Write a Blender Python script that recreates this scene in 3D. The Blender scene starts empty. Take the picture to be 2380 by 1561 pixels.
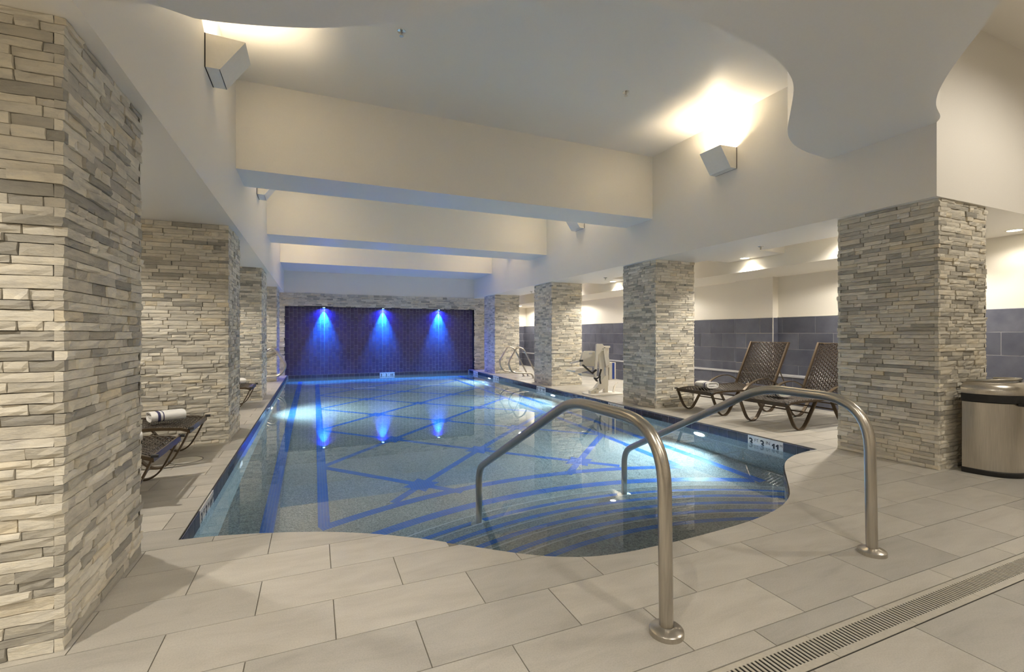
import bpy, bmesh, math, random
from mathutils import Vector, Matrix
random.seed(7)
PI = math.pi
S = bpy.context.scene
COL = S.collection

# ------------------------------------------------------------------ camera
FPX, CXP, CYP, CAMH = 1079.0, 1190.0, 776.0, 1.2      # focal length and principal point in pixels of 2380x1561
YAW = math.atan2(CXP - 730.0, FPX)
cd = bpy.data.cameras.new('camera'); cam = bpy.data.objects.new('camera', cd); COL.objects.link(cam)
cam.location = (0, 0, CAMH); cam.rotation_euler = (PI/2, 0, -YAW)
cd.sensor_width = 36.0; cd.lens = 36.0*FPX/2380.0; cd.shift_y = -(780.5-CYP)/2380.0
cd.clip_start = 0.02
S.camera = cam
FW = Vector((math.sin(YAW), math.cos(YAW), 0)); RT = Vector((math.cos(YAW), -math.sin(YAW), 0)); CP = Vector((0, 0, CAMH))
def ray(x, y): return FW*FPX + RT*(x-CXP) + Vector((0, 0, CYP-y))
def on_y(x, y, Y):
    d = ray(x, y); return CP + d*(Y/d.y)
def on_x(x, y, X):
    d = ray(x, y); return CP + d*(X/d.x)
def on_z(x, y, Z):
    d = ray(x, y); return CP + d*((Z-CAMH)/d.z)
def proj(p):
    d = Vector(p)-CP; z = d.dot(FW)
    return (CXP+FPX*d.dot(RT)/z, CYP-FPX*d.z/z, z)

# ------------------------------------------------------------------ world, exposure
w = bpy.data.worlds.new('world'); S.world = w; w.use_nodes = True
w.node_tree.nodes['Background'].inputs[0].default_value = (0.02, 0.02, 0.02, 1)
S.view_settings.view_transform = 'Standard'; S.view_settings.look = 'None'
S.view_settings.gamma = 1.0; S.view_settings.use_curve_mapping = False
S.view_settings.exposure = 1.55
S.cycles.max_bounces = 14; S.cycles.diffuse_bounces = 6; S.cycles.glossy_bounces = 6; S.cycles.transmission_bounces = 8
S.cycles.sample_clamp_indirect = 6.0; S.cycles.blur_glossy = 0.5

# light strengths (watts)
P_BULK_FILL = 47
P_SCONCE, P_AISLE, P_AISLE_L, P_FRONT, P_BLUE, P_POOL, P_WALLW = 5.5, 45, 68, 33, 850, 135, 7
WARM = (1.0, 0.81, 0.54); NEUT = (1.0, 0.92, 0.80); BLUE = (0.015, 0.30, 1.0); COOL = (0.55, 0.85, 1.0)
def lamp(name, kind, loc, power, col, parent=None, size=0.1, rot=(0, 0, 0), spot=None, blend=0.4, size_y=None):
    l = bpy.data.lights.new(name, kind); l.energy = power; l.color = col
    if kind == 'AREA':
        l.size = size; l.shape = 'DISK'
        if size_y: l.shape = 'RECTANGLE'; l.size_y = size_y
        if spot: l.spread = spot
    else: l.shadow_soft_size = size
    if kind == 'SPOT': l.spot_size = spot; l.spot_blend = blend
    l.cycles.is_caustics_light = 'pool' not in name
    o = bpy.data.objects.new(name, l); COL.objects.link(o); o.rotation_euler = rot
    if parent:
        o.parent = parent; o.location = Vector(loc)-parent.location
    else: o.location = loc
    return o

# ------------------------------------------------------------------ materials
M = {}
def newmat(name, col=(0.8, 0.8, 0.8), rough=0.5, metal=0.0, spec=0.5):
    m = bpy.data.materials.new(name); m.use_nodes = True; b = m.node_tree.nodes['Principled BSDF']
    b.inputs['Base Color'].default_value = (*col, 1); b.inputs['Roughness'].default_value = rough
    b.inputs['Metallic'].default_value = metal; b.inputs['Specular IOR Level'].default_value = spec
    M[name] = m; return m, m.node_tree.nodes, m.node_tree.links, b
def N(nt, kind, **kw):
    n = nt.new(kind)
    for k, v in kw.items():
        if k in n.inputs: n.inputs[k].default_value = v
        else: setattr(n, k, v)
    return n
def ramp(nt, stops):
    r = nt.new('ShaderNodeValToRGB'); e = r.color_ramp.elements
    e[0].position, e[0].color = stops[0][0], (*stops[0][1], 1)
    e[1].position, e[1].color = stops[-1][0], (*stops[-1][1], 1)
    for p, c in stops[1:-1]:
        x = e.new(p); x.color = (*c, 1)
    return r
def bump(nt, lk, b, src, strength, dist=0.01):
    n = N(nt, 'ShaderNodeBump', Strength=strength, Distance=dist); lk.new(src, n.inputs['Height']); lk.new(n.outputs[0], b.inputs['Normal'])
def mixc(nt, lk, a, c, fac, blend='MIX'):
    n = nt.new('ShaderNodeMix'); n.data_type = 'RGBA'; n.blend_type = blend
    for s, v in ((n.inputs['Factor'], fac), (n.inputs['A'], a), (n.inputs['B'], c)):
        if isinstance(v, (int, float)): s.default_value = v
        elif isinstance(v, tuple): s.default_value = (*v, 1)
        else: lk.new(v, s)
    return n.outputs['Result']

def mat_noisy(name, c1, c2, scale, rough, b_str=0.1, b_dist=0.002, metal=0.0, spec=0.5, detail=4.0):
    m, nt, lk, b = newmat(name, c1, rough, metal, spec)
    g = N(nt, 'ShaderNodeNewGeometry'); t = N(nt, 'ShaderNodeTexNoise', Scale=scale, Detail=detail)
    lk.new(g.outputs['Position'], t.inputs['Vector'])
    r = ramp(nt, [(0.3, c1), (0.7, c2)]); lk.new(t.outputs['Fac'], r.inputs[0]); lk.new(r.outputs[0], b.inputs['Base Color'])
    if b_str: bump(nt, lk, b, t.outputs['Fac'], b_str, b_dist)
    return m
mat_noisy('paint', (0.80, 0.770, 0.715), (0.82, 0.790, 0.735), 90, 0.42, 0.06, 0.001, spec=0.45)
mat_noisy('wall_paint', (0.78, 0.74, 0.66), (0.80, 0.76, 0.68), 90, 0.6, 0.06, 0.001, spec=0.3)
mat_noisy('grout', (0.17, 0.155, 0.13), (0.22, 0.20, 0.165), 40, 0.85, 0)
mat_noisy('deck_back', (0.50, 0.46, 0.39), (0.55, 0.51, 0.43), 12, 0.6, 0)
mat_noisy('white_metal', (0.80, 0.77, 0.70), (0.83, 0.80, 0.73), 30, 0.4, 0)
mat_noisy('white_plastic', (0.72, 0.68, 0.59), (0.76, 0.72, 0.63), 20, 0.35, 0)
mat_noisy('grey_plastic', (0.50, 0.50, 0.53), (0.55, 0.55, 0.58), 20, 0.45, 0)
mat_noisy('black', (0.010, 0.010, 0.011), (0.016, 0.016, 0.017), 40, 0.45, 0)
mat_noisy('dark_gap', (0.02, 0.02, 0.02), (0.03, 0.03, 0.03), 40, 0.9, 0)
mat_noisy('blue_panel', (0.02, 0.06, 0.30), (0.025, 0.07, 0.34), 40, 0.4, 0)
mat_noisy('navy_cloth', (0.035, 0.035, 0.10), (0.05, 0.05, 0.13), 200, 0.9, 0.3, 0.002)
mat_noisy('towel_white', (0.78, 0.77, 0.75), (0.86, 0.85, 0.83), 260, 0.95, 0.6, 0.004)
mat_noisy('bronze_metal', (0.085, 0.060, 0.036), (0.105, 0.075, 0.046), 60, 0.34, 0.05, 0.001, metal=0.55)
mat_noisy('wicker', (0.024, 0.017, 0.013), (0.045, 0.032, 0.024), 120, 0.26, 0.1, 0.001, spec=0.7)
mat_noisy('chrome', (0.70, 0.70, 0.68), (0.75, 0.75, 0.73), 30, 0.18, 0, metal=1.0)
mat_noisy('marker_white', (0.72, 0.71, 0.68), (0.76, 0.75, 0.72), 40, 0.25, 0)
mat_noisy('marker_black', (0.008, 0.008, 0.008), (0.012, 0.012, 0.012), 40, 0.4, 0)
mat_noisy('step_edge', (0.62, 0.62, 0.60), (0.70, 0.70, 0.68), 60, 0.6, 0)
mat_noisy('drain_steel', (0.50, 0.47, 0.41), (0.56, 0.53, 0.46), 60, 0.4, 0, metal=0.2)

def mat_steel():
    m, nt, lk, b = newmat('steel', (0.52, 0.48, 0.42), 0.28, 1.0)
    tc = N(nt, 'ShaderNodeTexCoord'); mp = N(nt, 'ShaderNodeMapping'); mp.inputs['Scale'].default_value = (400, 400, 6)
    t = N(nt, 'ShaderNodeTexNoise', Scale=1.0, Detail=2.0)
    lk.new(tc.outputs['Object'], mp.inputs[0]); lk.new(mp.outputs[0], t.inputs['Vector'])
    r = ramp(nt, [(0.3, (0.46, 0.43, 0.38)), (0.7, (0.58, 0.54, 0.48))]); lk.new(t.outputs['Fac'], r.inputs[0]); lk.new(r.outputs[0], b.inputs['Base Color'])
    bump(nt, lk, b, t.outputs['Fac'], 0.08, 0.0006)
mat_steel()

def mat_stone(name, island):
    m, nt, lk, b = newmat(name, (0.4, 0.37, 0.3), 0.78, 0, 0.3)
    g = N(nt, 'ShaderNodeNewGeometry')
    if island: rnd = g.outputs['Random Per Island']
    else: rnd = N(nt, 'ShaderNodeObjectInfo').outputs['Random']
    wn = N(nt, 'ShaderNodeTexWhiteNoise', noise_dimensions='1D'); lk.new(rnd, wn.inputs['W'])
    add = N(nt, 'ShaderNodeVectorMath', operation='MULTIPLY_ADD'); add.inputs[1].default_value = (40, 40, 40)
    lk.new(wn.outputs['Color'], add.inputs[0]); lk.new(g.outputs['Position'], add.inputs[2])
    mp = N(nt, 'ShaderNodeMapping'); mp.inputs['Scale'].default_value = (1, 1, 2.6); lk.new(add.outputs[0], mp.inputs[0])
    base = ramp(nt, [(0.0, (0.330, 0.318, 0.285)), (0.13, (0.440, 0.420, 0.370)), (0.38, (0.590, 0.558, 0.485)), (0.65, (0.670, 0.635, 0.550)),
                     (0.85, (0.740, 0.708, 0.625)), (0.96, (0.640, 0.570, 0.435)), (1.0, (0.78, 0.755, 0.69))])
    lk.new(wn.outputs['Value'], base.inputs[0])
    t = N(nt, 'ShaderNodeTexNoise', Scale=11.0, Detail=7.0, Roughness=0.65); lk.new(mp.outputs[0], t.inputs['Vector'])
    r = ramp(nt, [(0.25, (0.78, 0.78, 0.80)), (0.5, (1.0, 0.99, 0.97)), (0.75, (1.16, 1.12, 1.04))]); lk.new(t.outputs['Fac'], r.inputs[0])
    lk.new(mixc(nt, lk, base.outputs[0], r.outputs[0], 1.0, 'MULTIPLY'), b.inputs['Base Color'])
    t2 = N(nt, 'ShaderNodeTexNoise', Scale=34.0, Detail=6.0, Roughness=0.6); lk.new(mp.outputs[0], t2.inputs['Vector'])
    bump(nt, lk, b, t2.outputs['Fac'], 0.55, 0.008)
mat_stone('stone', False); mat_stone('stone_joined', True)

def mat_floor(name, island):
    m, nt, lk, b = newmat(name, (0.55, 0.5, 0.43), 0.42, 0, 0.4)
    g = N(nt, 'ShaderNodeNewGeometry')
    rnd = g.outputs['Random Per Island'] if island else N(nt, 'ShaderNodeObjectInfo').outputs['Random']
    wn = N(nt, 'ShaderNodeTexWhiteNoise', noise_dimensions='1D'); lk.new(rnd, wn.inputs['W'])
    add = N(nt, 'ShaderNodeVectorMath', operation='MULTIPLY_ADD'); add.inputs[1].default_value = (30, 30, 30)
    lk.new(wn.outputs['Color'], add.inputs[0]); lk.new(g.outputs['Position'], add.inputs[2])
    mp = N(nt, 'ShaderNodeMapping'); mp.inputs['Scale'].default_value = (1.2, 4.0, 1); lk.new(add.outputs[0], mp.inputs[0])
    t = N(nt, 'ShaderNodeTexNoise', Scale=2.2, Detail=6.0, Roughness=0.6, Distortion=0.6); lk.new(mp.outputs[0], t.inputs['Vector'])
    t2 = N(nt, 'ShaderNodeTexNoise', Scale=160.0, Detail=2.0); lk.new(g.outputs['Position'], t2.inputs['Vector'])
    c = ramp(nt, [(0.25, (0.395, 0.375, 0.336)), (0.5, (0.470, 0.449, 0.406)), (0.75, (0.520, 0.499, 0.454))]); lk.new(t.outputs['Fac'], c.inputs[0])
    v = ramp(nt, [(0.0, (0.84, 0.845, 0.85)), (0.5, (1.0, 0.995, 0.985)), (1.0, (1.08, 1.07, 1.05))]); lk.new(wn.outputs['Value'], v.inputs[0])
    c2 = mixc(nt, lk, c.outputs[0], v.outputs[0], 1.0, 'MULTIPLY')
    f = ramp(nt, [(0.35, (0.93, 0.93, 0.93)), (0.6, (1.03, 1.03, 1.03))]); lk.new(t2.outputs['Fac'], f.inputs[0])
    lk.new(mixc(nt, lk, c2, f.outputs[0], 1.0, 'MULTIPLY'), b.inputs['Base Color'])
    bump(nt, lk, b, t2.outputs['Fac'], 0.08, 0.001)
mat_floor('floor_tile', False); mat_floor('floor_tile_joined', True)

def mat_tile(name, stops, rough, spec, scale=3.0, island=False, bstr=0.1):
    m, nt, lk, b = newmat(name, stops[0][1], rough, 0, spec)
    g = N(nt, 'ShaderNodeNewGeometry')
    rnd = g.outputs['Random Per Island'] if island else N(nt, 'ShaderNodeObjectInfo').outputs['Random']
    wn = N(nt, 'ShaderNodeTexWhiteNoise', noise_dimensions='1D'); lk.new(rnd, wn.inputs['W'])
    add = N(nt, 'ShaderNodeVectorMath', operation='MULTIPLY_ADD'); add.inputs[1].default_value = (30, 30, 30)
    lk.new(wn.outputs['Color'], add.inputs[0]); lk.new(g.outputs['Position'], add.inputs[2])
    t = N(nt, 'ShaderNodeTexNoise', Scale=scale, Detail=5.0, Roughness=0.6); lk.new(add.outputs[0], t.inputs['Vector'])
    r = ramp(nt, stops); lk.new(t.outputs['Fac'], r.inputs[0])
    v = ramp(nt, [(0.0, (0.82, 0.82, 0.84)), (1.0, (1.15, 1.14, 1.12))]); lk.new(wn.outputs['Value'], v.inputs[0])
    lk.new(mixc(nt, lk, r.outputs[0], v.outputs[0], 1.0, 'MULTIPLY'), b.inputs['Base Color'])
    bump(nt, lk, b, t.outputs['Fac'], bstr, 0.004)
mat_tile('wall_tile', [(0.3, (0.075, 0.083, 0.118)), (0.7, (0.140, 0.148, 0.190))], 0.38, 0.5)
for isl in (False, True):
    mat_tile('back_tile' + ('_joined' if isl else ''), [(0.3, (0.035, 0.028, 0.085)), (0.7, (0.075, 0.060, 0.15))], 0.22, 0.6, 6.0, isl, 0.25)
mat_tile('waterline_tile', [(0.3, (0.022, 0.020, 0.040)), (0.6, (0.045, 0.040, 0.060)), (0.75, (0.085, 0.060, 0.055))], 0.2, 0.6, 14.0)
mat_noisy('tile_grout', (0.48, 0.48, 0.52), (0.54, 0.54, 0.58), 60, 0.8, 0)
mat_noisy('back_grout', (0.30, 0.30, 0.40), (0.36, 0.36, 0.46), 60, 0.8, 0)

def mat_plaster():
    m, nt, lk, b = newmat('pool_plaster', (0.3, 0.3, 0.3), 0.8, 0, 0.2)
    g = N(nt, 'ShaderNodeNewGeometry')
    t = N(nt, 'ShaderNodeTexVoronoi', Scale=125.0); lk.new(g.outputs['Position'], t.inputs['Vector'])
    sp = N(nt, 'ShaderNodeSeparateColor'); lk.new(t.outputs['Color'], sp.inputs[0])
    r = ramp(nt, [(0.0, (0.19, 0.192, 0.188)), (0.35, (0.34, 0.342, 0.328)), (0.7, (0.43, 0.432, 0.412)), (1.0, (0.56, 0.56, 0.535))]); lk.new(sp.outputs[0], r.inputs[0])
    t2 = N(nt, 'ShaderNodeTexNoise', Scale=1.3, Detail=4.0); lk.new(g.outputs['Position'], t2.inputs['Vector'])
    v = ramp(nt, [(0.3, (0.86, 0.88, 0.88)), (0.7, (1.08, 1.07, 1.05))]); lk.new(t2.outputs['Fac'], v.inputs[0])
    lk.new(mixc(nt, lk, r.outputs[0], v.outputs[0], 1.0, 'MULTIPLY'), b.inputs['Base Color'])
mat_plaster()
def mat_mosaic():
    m, nt, lk, b = newmat('blue_mosaic', (0.03, 0.15, 0.6), 0.3, 0, 0.5)
    uv = N(nt, 'ShaderNodeUVMap')
    br = N(nt, 'ShaderNodeTexBrick', offset=0.0, Scale=1.0); br.inputs['Brick Width'].default_value = 0.026; br.inputs['Row Height'].default_value = 0.026
    br.inputs['Mortar Size'].default_value = 0.0012; br.inputs['Mortar Smooth'].default_value = 0.2; br.inputs['Bias'].default_value = 0.0
    br.inputs['Color1'].default_value = (0.014, 0.13, 0.55, 1); br.inputs['Color2'].default_value = (0.018, 0.16, 0.63, 1); br.inputs['Mortar'].default_value = (0.25, 0.33, 0.50, 1)
    lk.new(uv.outputs[0], br.inputs['Vector']); lk.new(br.outputs['Color'], b.inputs['Base Color'])
mat_mosaic()
def mat_water():
    m = bpy.data.materials.new('water'); m.use_nodes = True; nt = m.node_tree.nodes; lk = m.node_tree.links; M['water'] = m
    nt.remove(nt['Principled BSDF'])
    rf = N(nt, 'ShaderNodeBsdfRefraction', IOR=1.333, Roughness=0.0); rf.inputs['Color'].default_value = (0.88, 0.96, 0.99, 1)
    gs = N(nt, 'ShaderNodeBsdfGlossy', Roughness=0.0); gs.inputs['Color'].default_value = (0.97, 0.98, 1.0, 1)
    fr = N(nt, 'ShaderNodeFresnel', IOR=1.6); mx = N(nt, 'ShaderNodeMixShader')
    lk.new(fr.outputs[0], mx.inputs[0]); lk.new(rf.outputs[0], mx.inputs[1]); lk.new(gs.outputs[0], mx.inputs[2])
    lk.new(mx.outputs[0], nt['Material Output'].inputs['Surface'])
mat_water()
def mat_emit(name, col, st):
    m, nt, lk, b = newmat(name, col, 0.4); b.inputs['Emission Color'].default_value = (*col, 1); b.inputs['Emission Strength'].default_value = st
mat_emit('lens_warm', (1.0, 0.9, 0.7), 14); mat_emit('lens_blue', (0.10, 0.45, 1.0), 30); mat_emit('lens_pool', (0.85, 0.94, 1.0), 16)
mat_emit('lens_faint_glow', (0.55, 0.62, 0.68), 0.25)  # faint glow put into the lens of the unlit fitting

# ------------------------------------------------------------------ mesh helpers
class MB:
    def __init__(s): s.v = []; s.f = []; s.uv = None
    def add(s, vs, fs):
        k = len(s.v); s.v += [tuple(v) for v in vs]; s.f += [tuple(i+k for i in f) for f in fs]; return s
    def box(s, a, b):
        x0, y0, z0 = [min(p, q) for p, q in zip(a, b)]; x1, y1, z1 = [max(p, q) for p, q in zip(a, b)]
        return s.add([(x0,y0,z0),(x1,y0,z0),(x1,y1,z0),(x0,y1,z0),(x0,y0,z1),(x1,y0,z1),(x1,y1,z1),(x0,y1,z1)],
                     [(0,3,2,1),(4,5,6,7),(0,1,5,4),(1,2,6,5),(2,3,7,6),(3,0,4,7)])
    def prism(s, poly, z0, z1):                      # counter-clockwise polygon in XY
        n = len(poly)
        return s.add([(x, y, z0) for x, y in poly]+[(x, y, z1) for x, y in poly],
                     [tuple(range(n-1, -1, -1)), tuple(range(n, 2*n))]+[(i, (i+1) % n, n+(i+1) % n, n+i) for i in range(n)])
    def prism_y(s, poly, y0, y1):                    # polygon in XZ extruded along Y
        n = len(poly)
        return s.add([(x, y0, z) for x, z in poly]+[(x, y1, z) for x, z in poly],
                     [tuple(range(n)), tuple(range(2*n-1, n-1, -1))]+[(i, n+i, n+(i+1) % n, (i+1) % n) for i in range(n)])
    def tube(s, pts, r, seg=10, cap=True):
        pts = [Vector(p) for p in pts]; n = len(pts); rs = r if isinstance(r, list) else [r]*n
        T = [((pts[min(i+1, n-1)]-pts[max(i-1, 0)]).normalized()) for i in range(n)]
        a = Vector((0, 0, 1)) if abs(T[0].z) < 0.9 else Vector((1, 0, 0))
        u = (a-T[0]*a.dot(T[0])).normalized(); vs = []
        for i in range(n):
            u = (u-T[i]*u.dot(T[i])).normalized(); w_ = T[i].cross(u)
            vs += [pts[i]+(u*math.cos(2*PI*k/seg)+w_*math.sin(2*PI*k/seg))*rs[i] for k in range(seg)]
        fs = [(i*seg+k, i*seg+(k+1) % seg, (i+1)*seg+(k+1) % seg, (i+1)*seg+k) for i in range(n-1) for k in range(seg)]
        if cap: fs += [tuple(range(seg-1, -1, -1)), tuple(range((n-1)*seg, n*seg))]
        return s.add(vs, fs)
    def ribbon(s, pts, side, wd, th):                # bar of rectangular section along pts, 'side' = width direction
        pts = [Vector(p) for p in pts]; n = len(pts); side = Vector(side).normalized(); vs = []
        for i in range(n):
            t = (pts[min(i+1, n-1)]-pts[max(i-1, 0)]).normalized(); nn = t.cross(side).normalized()
            for a, b in ((-1, -1), (1, -1), (1, 1), (-1, 1)): vs.append(pts[i]+side*(a*wd/2)+nn*(b*th/2))
        fs = [(i*4+k, i*4+(k+1) % 4, (i+1)*4+(k+1) % 4, (i+1)*4+k) for i in range(n-1) for k in range(4)]
        fs += [(3, 2, 1, 0), tuple(range((n-1)*4, n*4))]
        return s.add(vs, fs)
    def lathe(s, prof, c, seg=24):                   # profile of (r, z) about the vertical through c
        c = Vector(c); n = len(prof)
        vs = [c+Vector((r*math.cos(2*PI*k/seg), r*math.sin(2*PI*k/seg), z)) for r, z in prof for k in range(seg)]
        fs = [(i*seg+k, i*seg+(k+1) % seg, (i+1)*seg+(k+1) % seg, (i+1)*seg+k) for i in range(n-1) for k in range(seg)]
        return s.add(vs, fs)
    def mesh(s, name, mat, smooth=False, fix=True):
        me = bpy.data.meshes.new(name); me.from_pydata(s.v, [], s.f)
        if s.uv:
            l = me.uv_layers.new(name='UVMap')
            for lp in me.loops: l.data[lp.index].uv = s.uv[lp.vertex_index]
        if fix:
            bm = bmesh.new(); bm.from_mesh(me); bmesh.ops.recalc_face_normals(bm, faces=bm.faces); bm.to_mesh(me); bm.free()
        me.materials.append(M[mat])
        if smooth:
            for p in me.polygons: p.use_smooth = True
            me.set_sharp_from_angle(angle=math.radians(40))
        return me
    def build(s, name, mat, parent=None, smooth=False, fix=True):
        return put(name, s.mesh(name, mat, smooth, fix), parent)
def put(name, me, parent=None):
    o = bpy.data.objects.new(name, me); COL.objects.link(o)
    if parent is not None:
        o.parent = parent
        o.location = -Vector(parent_world(parent))
    return o
def parent_world(p):
    v = Vector((0, 0, 0))
    while p is not None: v += Vector(p.location); p = p.parent
    return v
def empty(name, loc):
    o = bpy.data.objects.new(name, None); COL.objects.link(o); o.location = loc; o.empty_display_size = 0.1; return o
def tag(o, label, cat, group=None):
    o['label'] = label; o['category'] = cat
    if group: o['group'] = group
    return o
def struct(o, label=None):
    o['kind'] = 'structure'
    if label: o['label'] = label
    return o
def stuff(o): o['kind'] = 'stuff'; return o
def copy_tree(o, parent=None):
    c = o.copy(); COL.objects.link(c); c.parent = parent
    for ch in list(o.children): copy_tree(ch, c)
    return c
def smooth_path(pts, rad, n=6):                      # round the corners of a polyline
    pts = [Vector(p) for p in pts]; out = [pts[0]]
    for i in range(1, len(pts)-1):
        a, b, c = pts[i-1], pts[i], pts[i+1]; r = min(rad, (a-b).length*0.48, (c-b).length*0.48)
        p, q = b+(a-b).normalized()*r, b+(c-b).normalized()*r
        for k in range(n+1):
            t = k/n; out.append(p*(1-t)**2+b*2*t*(1-t)+q*t*t)
    return out+[pts[-1]]
def catmull(P, n=8):
    P = [Vector(p) for p in P]; Q = [P[0]*2-P[1]]+P+[P[-1]*2-P[-2]]; out = []
    for i in range(1, len(Q)-2):
        a, b, c, d = Q[i-1:i+3]
        for k in range(n):
            t = k/n; out.append(0.5*((2*b)+(c-a)*t+(2*a-5*b+4*c-d)*t*t+(3*b-a-3*c+d)*t**3))
    return out+[P[-1]]
def clip_rect(poly, x0, y0, x1, y1):                 # Sutherland-Hodgman: any polygon against a rectangle
    for ax, val, sg in ((0, x0, 1), (0, x1, -1), (1, y0, 1), (1, y1, -1)):
        out = []; n = len(poly)
        for i in range(n):
            p, q = poly[i], poly[(i+1) % n]; a, b = sg*(p[ax]-val), sg*(q[ax]-val)
            if a >= 0: out.append(p)
            if (a >= 0) != (b >= 0):
                t = a/(a-b); out.append((p[0]+(q[0]-p[0])*t, p[1]+(q[1]-p[1])*t))
        poly = out
        if not poly: return []
    return poly
def area2(p): return 0.5*sum(p[i][0]*p[(i+1) % len(p)][1]-p[(i+1) % len(p)][0]*p[i][1] for i in range(len(p)))

# ------------------------------------------------------------------ the plan of the room
PX0, PX1, PY1 = -0.73, 4.83, 15.05                   # pool sides and far end
WL, PF = -0.10, -1.10                                # water level, pool floor
SL, SR, SB = -0.80, 4.98, 2.40                       # soffit inner faces, soffit underside
ZB, ZC = 3.04, 4.03                                  # beams / dropped ceiling, high ceiling
COLY = [(2.28, 3.15), (5.96, 6.83), (9.51, 10.45), (13.18, 14.15)]
CL0, CL1, CR0, CR1 = -1.70, -0.865, 5.05, 5.875      # stone faces of the two rows of columns
WXR, WXL, WYB, WYE = 7.58, -3.2, -2.6, 16.4
curve_px = [(-0.73,3.255),(-0.543,3.232),(-0.263,3.159),(0.024,3.055),(0.311,2.905),(0.60,2.70),(0.827,2.50),(1.019,2.335),(1.193,2.215),(1.37,2.14),(1.58,2.105),
            (1.90,2.10),(2.22,2.112),(2.58,2.145),(2.88,2.205),(3.13,2.30),(3.33,2.42),(3.62,2.655),(3.90,2.885),(4.12,3.03),(4.36,3.13),(4.60,3.183),(4.83,3.205)]
CURVE = [(p.x, p.y) for p in catmull([(x, y, 0) for x, y in curve_px], 4)]
CURVE[0] = (PX0, CURVE[0][1]); CURVE[-1] = (PX1, CURVE[-1][1])
DECK = [(WXL, WYB), (7.8, WYB), (7.8, WYE), (PX1, WYE)]+[(x, y) for x, y in reversed(CURVE)]+[(PX0, WYE), (WXL, WYE)]

# ------------------------------------------------------------------ floor
fl = MB().prism(DECK, -0.16, -0.0035).build('floor', 'grout'); struct(fl, 'beige stone look pool deck')
TX, TY = 0.624, 0.301
DR0, DR1 = 1.105, 1.245                              # trench drain across the foreground
def tile_ok(x0, y0): return y0 > 0.2
tiles = []
rows = [(DR0-(k+1)*TY, DR0-k*TY) for k in range(4)]+[(DR1, 1.348)]+[(1.348+k*TY, 1.348+(k+1)*TY) for k in range(50)]
for j, (y0, y1) in enumerate(rows):
    for i in range(-8, 16):
        x0 = 0.08+i*TX+(TX/2 if j % 2 == 0 else 0)
        tiles.append((x0, y0, x0+TX, y1))
polys = []
for x0, y0, x1, y1 in tiles:
    if y1 > WYE or x1 < -2.3 or x0 > 7.75: continue
    for a, b in ((y0, y1),):
        g = 0.0022
        p = clip_rect(DECK, max(x0+g, -2.3), a+g, min(x1-g, 7.75), b-g)
        q = []
        for v in p:
            if not q or (abs(v[0]-q[-1][0])+abs(v[1]-q[-1][1])) > 1e-4: q.append(v)
        if len(q) > 2 and abs(q[0][0]-q[-1][0])+abs(q[0][1]-q[-1][1]) < 1e-4: q.pop()
        if len(q) >= 3 and abs(area2(q)) > 0.002:
            if area2(q) < 0: q.reverse()
            polys.append(q)
def seen(p3):
    x, y, z = proj(p3); return z > 0.05 and -60 < x < 2440 and -60 < y < 1620
def size_px(q):
    c = (sum(v[0] for v in q)/len(q), sum(v[1] for v in q)/len(q), 0)
    return abs(area2(q))/max(0.1, proj(c)[2])**3 if any(seen((*v, 0)) for v in q) else 0
polys.sort(key=size_px, reverse=True)
rest = MB()
shared_tile = {}
for k, q in enumerate(polys):
    if k < 285 and size_px(q) > 0: MB().prism(q, -0.0034, 0.0).build('floor_tile', 'floor_tile', fl)
    else: rest.prism(q, -0.0034, 0.0)
stuff(rest.build('floor_tiles_far', 'floor_tile_joined', fl))
# trench drain
dg = empty('trench_drain', (2.5, 1.185, 0)); tag(dg, 'long slotted trench drain grate set in the beige deck', 'drain')
MB().box((-1.2, DR0+0.002, -0.0034), (5.6, DR1-0.002, -0.0028)).build('channel_shade', 'black', dg)  # flat black strip, painted shade in place of depth under the slots
seglen = 0.5; x = -1.2; gcount = 0
gm = MB()
a, b = DR0+0.004, DR1-0.004
gm.box((0, a, -0.0027), (seglen-0.002, a+0.030, 0.0)); gm.box((0, b-0.022, -0.0027), (seglen-0.002, b, 0.0))
ns = 25; pit = (seglen-0.002)/ns
for k in range(ns+1):
    xx = k*pit; gm.box((max(0, xx-pit*0.25), a+0.030, -0.0027), (min(seglen-0.002, xx+pit*0.25), b-0.022, 0.0))
gme = gm.mesh('grate', 'drain_steel')
while x < 5.3:
    o = put('grate', gme, dg); o.location = o.location+Vector((x, 0, 0.0005)); x += seglen

# ------------------------------------------------------------------ pool basin
ring = [(x, y) for x, y in CURVE]+[(PX1, PY1), (PX0, PY1)]
n = len(ring)
pb = MB(); pb.add([(x, y, -0.012) for x, y in ring]+[(x, y, PF) for x, y in ring], [(i, (i+1) % n, n+(i+1) % n, n+i) for i in range(n)]+[tuple(range(n, 2*n))])
basin = pb.build('pool_basin', 'pool_plaster'); struct(basin, 'speckled grey plaster swimming pool shell')
SC = Vector((2.0, 0.0))
def strip_mesh(name, left, right, z, mat='blue_mosaic', parent=basin, dz=0.002):     # flat band between two polylines, with UV in metres
    mb = MB(); s = 0; uv = []
    for i in range(len(left)):
        if i: s += (Vector(left[i])-Vector(left[i-1])).length
        wd = (Vector(left[i])-Vector(right[i])).length
        mb.v += [(*left[i], z+dz), (*right[i], z+dz)]; uv += [(s, 0), (s, wd)]
    mb.f = [(2*i, 2*i+1, 2*i+3, 2*i+2) for i in range(len(left)-1)]; mb.uv = uv
    o = mb.build(name, mat, parent, fix=False)
    me = o.data
    if me.polygons and me.polygons[0].normal.z < 0: me.flip_normals()
    return o
def arc_pts(R, a0, a1, n=48): return [(SC.x+R*math.cos(a0+(a1-a0)*k/n), SC.y+R*math.sin(a0+(a1-a0)*k/n)) for k in range(n+1)]
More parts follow.
